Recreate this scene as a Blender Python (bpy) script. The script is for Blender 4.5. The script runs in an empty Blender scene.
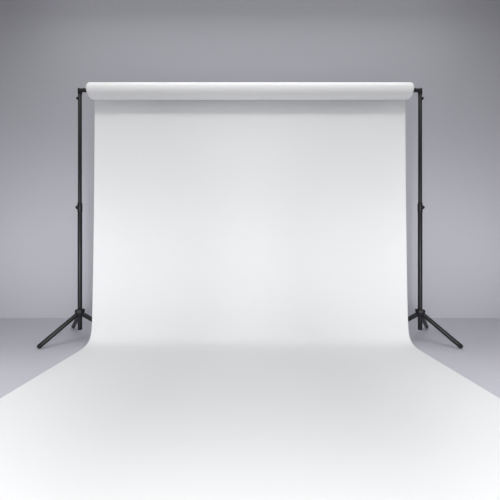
import bpy, bmesh, math
from mathutils import Vector, Matrix
C = bpy.context.scene.collection
PI = math.pi

# ------------------------------------------------------------------ materials
def mat(name, col, rough=0.5, spec=0.5, metal=0.0, noise=None, bump=None):
    m = bpy.data.materials.new(name); m.use_nodes = True
    nt = m.node_tree; b = nt.nodes['Principled BSDF']
    b.inputs['Base Color'].default_value = (*col, 1)
    b.inputs['Roughness'].default_value = rough
    b.inputs['Specular IOR Level'].default_value = spec
    b.inputs['Metallic'].default_value = metal
    tc = nt.nodes.new('ShaderNodeTexCoord')
    if noise:
        sc, amt = noise
        n = nt.nodes.new('ShaderNodeTexNoise'); n.inputs['Scale'].default_value = sc
        n.inputs['Detail'].default_value = 4
        r = nt.nodes.new('ShaderNodeMapRange')
        r.inputs['To Min'].default_value = 1 - amt; r.inputs['To Max'].default_value = 1 + amt
        mx = nt.nodes.new('ShaderNodeMix'); mx.data_type = 'RGBA'; mx.blend_type = 'MULTIPLY'
        mx.inputs['Factor'].default_value = 1
        mx.inputs[6].default_value = (*col, 1)
        nt.links.new(tc.outputs['Object'], n.inputs['Vector'])
        nt.links.new(n.outputs['Fac'], r.inputs['Value'])
        nt.links.new(r.outputs['Result'], mx.inputs[7])
        nt.links.new(mx.outputs[2], b.inputs['Base Color'])
    if bump:
        sc, st = bump
        n = nt.nodes.new('ShaderNodeTexNoise'); n.inputs['Scale'].default_value = sc
        bp = nt.nodes.new('ShaderNodeBump'); bp.inputs['Strength'].default_value = st
        bp.inputs['Distance'].default_value = 0.002
        nt.links.new(tc.outputs['Object'], n.inputs['Vector'])
        nt.links.new(n.outputs['Fac'], bp.inputs['Height'])
        nt.links.new(bp.outputs['Normal'], b.inputs['Normal'])
    return m

WALL = mat('wall_paint', (0.555, 0.555, 0.60), 0.95, 0.1, noise=(0.7, 0.01))
FLOOR = mat('floor_paint', (0.575, 0.575, 0.63), 0.9, 0.1, noise=(0.7, 0.01))
PAPER = mat('backdrop_paper', (0.84, 0.845, 0.85), 0.85, 0.15)
ROLL = mat('roll_paper_brightened', (0.90, 0.90, 0.902), 0.75, 0.15)  # same paper as the sheet, colour lightened to stand in for front light
BLACK = mat('black_metal', (0.0085, 0.0085, 0.0105), 0.45, 0.4)
RUBBER = mat('black_rubber', (0.008, 0.008, 0.009), 0.6, 0.3)
CORE = mat('cardboard_core', (0.30, 0.27, 0.23), 0.9, 0.1)

# -------------------------------------------------------------------- helpers
def link(name, bm, m, parent=None, smooth=40):
    bmesh.ops.recalc_face_normals(bm, faces=bm.faces)
    me = bpy.data.meshes.new(name); bm.to_mesh(me); bm.free()
    me.materials.append(m)
    for p in me.polygons: p.use_smooth = True
    me.set_sharp_from_angle(angle=math.radians(smooth))
    o = bpy.data.objects.new(name, me); C.objects.link(o)
    if parent: o.parent = parent
    return o

def lathe(bm, p0, p1, prof, n=32):
    """revolve (t, r) around the axis p0->p1; t in metres from p0"""
    p0 = Vector(p0); d = (Vector(p1) - p0).normalized()
    u = d.orthogonal().normalized(); v = d.cross(u)
    rings = []
    for t, r in prof:
        c = p0 + d * t
        if r <= 1e-7: rings.append([bm.verts.new(c)])
        else: rings.append([bm.verts.new(c + (u*math.cos(2*PI*k/n) + v*math.sin(2*PI*k/n))*r) for k in range(n)])
    for a, b in zip(rings, rings[1:]):
        for k in range(n):
            q = (k+1) % n
            if len(a) == 1 and len(b) == 1: continue
            if len(a) == 1: bm.faces.new((a[0], b[k], b[q]))
            elif len(b) == 1: bm.faces.new((a[k], a[q], b[0]))
            else: bm.faces.new((a[k], a[q], b[q], b[k]))

def rod(bm, p0, p1, r, n=28, bev=0.004, r1=None):
    L = (Vector(p1) - Vector(p0)).length
    r1 = r if r1 is None else r1
    pr = [(0, 0), (0, r-bev)] + [(bev*(1-math.cos(a)), r-bev+bev*math.sin(a)) for a in (PI/6, PI/3, PI/2)]
    pr += [(L-bev*(1-math.cos(a)), r1-bev+bev*math.sin(a)) for a in (PI/2, PI/3, PI/6)] + [(L, r1-bev), (L, 0)]
    lathe(bm, p0, p1, pr, n)

def tube_path(bm, pts, r, n=24):
    """smooth bent round tube with closed ends"""
    pts = [Vector(p) for p in pts]
    rings = []; up = None
    for i, p in enumerate(pts):
        t = (pts[min(i+1, len(pts)-1)] - pts[max(i-1, 0)]).normalized()
        if up is None: up = t.orthogonal().normalized()
        up = (up - t*up.dot(t)).normalized(); w = t.cross(up)
        rings.append([bm.verts.new(p + (up*math.cos(2*PI*k/n) + w*math.sin(2*PI*k/n))*r) for k in range(n)])
    for a, b in zip(rings, rings[1:]):
        for k in range(n):
            q = (k+1) % n; bm.faces.new((a[k], a[q], b[q], b[k]))
    bm.faces.new(rings[0]); bm.faces.new(rings[-1][::-1])

def slab(bm, x0, x1, y0, y1, z0, z1):
    bmesh.ops.create_cube(bm, size=1, matrix=Matrix.Translation(((x0+x1)/2, (y0+y1)/2, (z0+z1)/2)) @
                          Matrix.Diagonal((x1-x0, y1-y0, z1-z0, 1)))

def struct(name, box, m):
    bm = bmesh.new(); slab(bm, *box)
    o = link(name, bm, m, smooth=30); o['kind'] = 'structure'
    return o

# -------------------------------------------------------------------- setting
YW = 3.36
struct('floor', (-7, 7, -5, YW, -0.1, 0), FLOOR)
struct('wall_back', (-7, 7, YW, YW+0.12, -0.1, 5.2), WALL)

# ------------------------------------------------------------- paper backdrop
R = 0.0668; RY, RZ = 2.438, 2.205; HW = 1.389; HL = 1.402
bd = bpy.data.objects.new('seamless_paper', None); C.objects.link(bd)
bd.location = (0, RY, 0)
bd['label'] = 'wide white seamless paper backdrop hanging from its roll and sweeping over the floor'
bd['category'] = 'paper backdrop'

# roll: wound paper with softly rounded ends and an open core
e = 0.028; rc = 0.024
def end_prof():
    pr = [(0.10, 0), (0.10, rc), (0.004, rc), (0, rc+0.004), (0, R-e)]
    for k in range(1, 9):
        a = k/8*PI/2
        pr.append((e*0.9*(1-math.cos(a)), R-e+e*math.sin(a)))
    return pr
left = end_prof(); L2 = 2*HL
prof = left + [(L2-t, r) for t, r in reversed(left)]
bm = bmesh.new(); lathe(bm, (-HL, 0, RZ), (HL, 0, RZ), prof, 96)
roll = link('paper_roll', bm, ROLL, bd)
for s in (-1, 1):
    bm = bmesh.new()
    a = (s*(HL-0.001), 0, RZ); b = (s*(HL-0.09), 0, RZ)
    lathe(bm, a, b, [(0, 0.0200), (0, rc-0.0004), (0.088, rc-0.0004), (0.088, 0.0200), (0, 0.0200)], 32)
    link('core_end', bm, CORE, roll)

# sheet profile (y, z) : off the back of the roll, down, round the sweep, over the floor
YB = RY + R + 0.001
prf = [(YB, RZ), (YB-0.001, 2.0), (YB-0.005, 1.7), (YB-0.010, 1.3), (YB-0.017, 0.95), (YB-0.025, 0.65),
       (2.474, 0.42), (2.466, 0.26), (2.458, 0.15), (2.448, 0.095), (2.428, 0.052), (2.395, 0.024),
       (2.345, 0.0085), (2.27, 0.0032), (2.15, 0.003), (1.7, 0.003), (1.1, 0.003), (0.4, 0.003), (-0.6, 0.003)]
def catmull(P, sub):
    out = []
    for i in range(len(P)-1):
        p0 = P[max(i-1, 0)]; p1 = P[i]; p2 = P[i+1]; p3 = P[min(i+2, len(P)-1)]
        # centripetal-ish: tangents scaled by segment length
        def ln(a, b): return max(1e-6, math.dist(a, b))
        d1 = ln(p1, p2)
        m1 = [(p2[k]-p0[k])/(ln(p0, p1)+d1 if i else d1)*d1 for k in (0, 1)]
        m2 = [(p3[k]-p1[k])/(d1+ln(p2, p3) if i < len(P)-2 else d1)*d1 for k in (0, 1)]
        for s in range(sub):
            t = s/sub; t2 = t*t; t3 = t2*t
            out.append(tuple((2*t3-3*t2+1)*p1[k]+(t3-2*t2+t)*m1[k]+(-2*t3+3*t2)*p2[k]+(t3-t2)*m2[k] for k in (0, 1)))
    out.append(P[-1]); return out
pp = catmull(prf, 6)
bm = bmesh.new(); T = 0.0012; NX = 24
front = []; back = []
for i, (y, z) in enumerate(pp):
    a = Vector(pp[max(i-1, 0)]); b = Vector(pp[min(i+1, len(pp)-1)])
    t = (b-a).normalized(); nrm = Vector((t.y, -t.x))      # towards camera / up
    if nrm.x > 0 and abs(nrm.x) > abs(nrm.y): nrm = -nrm
    if abs(nrm.y) > abs(nrm.x) and nrm.y < 0: nrm = -nrm
    f = []; g = []
    for j in range(NX+1):
        x = -HW + 2*HW*j/NX
        f.append(bm.verts.new((x, y + nrm.x*T/2 - RY, z + nrm.y*T/2)))
        g.append(bm.verts.new((x, y - nrm.x*T/2 - RY, z - nrm.y*T/2)))
    front.append(f); back.append(g)
n = len(pp)
for i in range(n-1):
    for j in range(NX):
        bm.faces.new((front[i][j], front[i][j+1], front[i+1][j+1], front[i+1][j]))
        bm.faces.new((back[i][j], back[i+1][j], back[i+1][j+1], back[i][j+1]))
    for j in (0, NX):
        bm.faces.new((front[i][j], front[i+1][j], back[i+1][j], back[i][j]))
for i in (0, n-1):
    for j in range(NX):
        bm.faces.new((front[i][j], front[i][j+1], back[i][j+1], back[i][j]))
link('paper_sheet', bm, PAPER, bd, smooth=50)

# --------------------------------------------------------------------- stands
PX, PY = 1.543, 2.54
def stand(s, label):
    t = bpy.data.objects.new('backdrop_stand', None); C.objects.link(t)
    t.location = (s*PX, PY, 0)
    t['label'] = label; t['category'] = 'backdrop stand'; t['group'] = 'tripod stands holding the backdrop roll'
    P = lambda o, y, z: (s*o, y, z)            # o: metres outward from the pole
    # lower pole (hollow end under the hub) and upper pole
    bm = bmesh.new(); rod(bm, P(0, 0, 0.098), P(0, 0, 1.232), 0.0182, bev=0.003)
    link('lower_pole', bm, BLACK, t)
    bm = bmesh.new(); rod(bm, P(0, 0, 1.2325), P(0, 0, 2.24), 0.0158, bev=0.0005)
    link('upper_pole', bm, BLACK, t)
    # collar with its locking knob
    bm = bmesh.new()
    lathe(bm, P(0, 0, 1.165), P(0, 0, 1.25), [(0, 0.0186), (0.002, 0.0202), (0.08, 0.0202), (0.085, 0.0186)], 28)
    # closed ring
    col = link('collar', bm, BLACK, t)
    def knob(z, r, off, par):                  # ball-shaped locking knob on a short stud
        bm = bmesh.new()
        prf = [(-off+0.006, 0), (-off+0.006, 0.005), (-r*0.9, 0.005), (-r*0.9, r*0.42)]
        for k in range(2, 13):
            a = k/12*PI
            prf.append((-r*math.cos(a), r*math.sin(a) if k < 12 else 0))
        c = Vector((off, -0.007, z)); d = Vector((0.95, -0.3, 0)).normalized()
        prf = [(t+1.0, q) for t, q in prf]
        lathe(bm, P(*(c-d)), P(*c), prf, 20)
        link('knob', bm, RUBBER, par)
    knob(1.207, 0.0175, 0.017, col)
    # elbow bracket that turns in towards the roll core
    tgt = (-(PX-HL)-0.055, RY-PY, RZ)          # inside the open core
    pk = (0, 0, 2.2775)
    a0 = Vector((-0.018, -0.008, 2.2735)); end = Vector((-(PX-HL)+0.022, RY-PY+0.006, RZ+0.013))
    bm = bmesh.new()
    lathe(bm, P(0, 0, 2.233), P(0, 0, 2.30), [(0, 0), (0, 0.0165), (0.002, 0.0178), (0.046, 0.0178), (0.0505, 0.0165), (0.0525, 0.012), (0.053, 0)], 28)
    link('pole_cap', bm, BLACK, t)
    bm = bmesh.new()
    pts = [Vector((0.0, 0.0, 2.269)).lerp(end, k/6) for k in range(7)]
    pts = [P(*p) for p in pts]
    tube_path(bm, pts, 0.0165)
    arm = link('bracket_arm', bm, BLACK, t)
    bm = bmesh.new()
    rod(bm, P(end.x+0.008, RY-PY, RZ+0.009), P(end.x-0.012, RY-PY, RZ+0.005), 0.0178, bev=0.002)
    lathe(bm, P(end.x-0.013, RY-PY, RZ), P(end.x-0.06, RY-PY, RZ), [(0, 0), (0, 0.0165), (0.06, 0.0155), (0.062, 0)], 24)
    link('core_plug', bm, RUBBER, arm)
    knob(2.193, 0.0130, 0.0155, t)
    # hub: octagonal flange and tapered spider
    hz = 0.255
    bm = bmesh.new()
    lathe(bm, P(0, 0, hz), P(0, 0, hz+0.1), [(0, 0.0195), (0, 0.036), (0.004, 0.041), (0.024, 0.041), (0.028, 0.038), (0.031, 0.024), (0.036, 0.0195)], 8)
    hub = link('hub', bm, BLACK, t, smooth=20)
    bm = bmesh.new()
    lathe(bm, P(0, 0, hz-0.034), P(0, 0, hz), [(0, 0.0195), (0, 0.024), (0.012, 0.031), (0.034, 0.034), (0.034, 0.0195)], 24)
    link('spider', bm, BLACK, hub)
    for (fx, fy) in ((0.213, -0.212), (-0.375, 0.03), (0.305, 0.39)):
        d = Vector((fx, fy, 0)).normalized()
        a = Vector((d.x*0.020, d.y*0.020, hz-0.012)); b = Vector((fx, fy, 0.019))
        bm = bmesh.new(); rod(bm, P(*a), P(*(b + (a-b).normalized()*0.02)), 0.0186, bev=0.004)
        lg = link('leg', bm, BLACK, t)
        bm = bmesh.new()
        L = 0.034; r = 0.0188
        q = b + (a-b).normalized()*0.021
        pr = [(0, 0), (0, r)] + [(0.016+(0.0165)*math.sin(k/6*PI/2), max(0, r*math.cos(k/6*PI/2))) for k in range(7)]
        pr[-1] = (pr[-1][0], 0)
        lathe(bm, P(*q), P(*b), pr, 24)
        link('rubber_foot', bm, RUBBER, lg)
    return t
stand(-1, 'black tripod stand holding the left end of the white paper roll')
stand(1, 'black tripod stand holding the right end of the white paper roll')

# --------------------------------------------------------------------- lights
def area(name, loc, aim, sx, sy, energy, col=(1, 1, 1), spread=180):
    l = bpy.data.lights.new(name, 'AREA'); l.shape = 'RECTANGLE'; l.size = sx; l.size_y = sy
    l.energy = energy; l.color = col; l.spread = math.radians(spread)
    o = bpy.data.objects.new(name, l); C.objects.link(o); o.location = loc
    o.rotation_euler = (Vector(aim)-Vector(loc)).to_track_quat('-Z', 'Y').to_euler()
    return o
def spot(name, loc, aim, energy, size, blend, radius, col=(1, 1, 1)):
    l = bpy.data.lights.new(name, 'SPOT'); l.energy = energy; l.color = col
    l.spot_size = math.radians(size); l.spot_blend = blend; l.shadow_soft_size = radius
    o = bpy.data.objects.new(name, l); C.objects.link(o); o.location = loc
    o.rotation_euler = (Vector(aim)-Vector(loc)).to_track_quat('-Z', 'Y').to_euler()
    return o
# soft area lights outside the view; rear, side and front edge ones are added fill
area('low_key_softbox', (0, -0.3, 0.3), (0, 2.5, 0.3), 1.0, 0.3, 2.6)
area('low_wide_softbox', (0, -0.3, 0.3), (0, 2.5, 0.3), 2.4, 0.3, 5.6, spread=90)
area('overhead_softbox', (0, 2.0, 3.6), (0, 2.2, 0), 5.0, 1.6, 25.8)
area('rear_overhead_fill', (0, 2.6, 4.2), (0, 2.2, 0), 5.0, 0.8, 14.2)  # added fill: lights the floor from behind, keeps the sweep darker
area('high_strip_light', (0, 1.1, 3.5), (0, 2.5, 1.8), 3.4, 0.3, 4.45, spread=60)
area('high_front_softbox', (0, 0.4, 3.0), (0, 2.5, 1.9), 3.4, 0.8, 1.45, spread=60)
area('centre_front_softbox', (0, -0.6, 1.3), (0, 2.5, 0.75), 0.5, 0.5, 1.9, spread=50)
for s in (-1, 1):
    area('side_fill', (s*0.4, -0.2, 0.7), (s*2.9, 3.36, 0.8), 0.4, 0.6, 6.4, spread=70)  # added pair, no real source: lifts the wall beside the backdrop
    area('side_wide_fill', (s*0.4, -0.2, 0.7), (s*3.6, 3.36, 0.8), 0.4, 0.6, 3.1, spread=60)  # added pair aimed further out, brightens the far wall sides
    area('side_outer_fill', (s*1.1, -0.2, 0.7), (s*3.2, 3.36, 0.8), 0.4, 0.6, 1.4, spread=46)  # added pair with a narrow spread, more fill for the outer wall
    area('floor_side_fill', (s*2.3, 1.0, 1.9), (s*2.0, 1.4, 0), 0.8, 0.8, 2.4, spread=70)  # invented pair that brightens the near floor on each side
area('front_edge_fill', (0, 0.2, 1.3), (0, 0.7, 0), 3.0, 0.4, 6.6, spread=80)  # added fill to whiten the sheet nearest the camera
w = bpy.data.worlds.new('world'); bpy.context.scene.world = w; w.use_nodes = True
w.node_tree.nodes['Background'].inputs[0].default_value = (0.97, 0.975, 1, 1)
w.node_tree.nodes['Background'].inputs[1].default_value = 0.25

# --------------------------------------------------------------------- camera
cam = bpy.data.cameras.new('camera'); co = bpy.data.objects.new('camera', cam); C.objects.link(co)
co.location = (0, 0, 0.84); co.rotation_euler = (PI/2, 0, 0)
cam.sensor_width = 36; cam.lens = 280/500*36; cam.shift_y = -2/500; cam.clip_start = 0.05
sc = bpy.context.scene; sc.camera = co
sc.view_settings.view_transform = 'Standard'; sc.view_settings.look = 'None'
sc.view_settings.exposure = 0; sc.view_settings.gamma = 1
sc.view_settings.use_curve_mapping = False
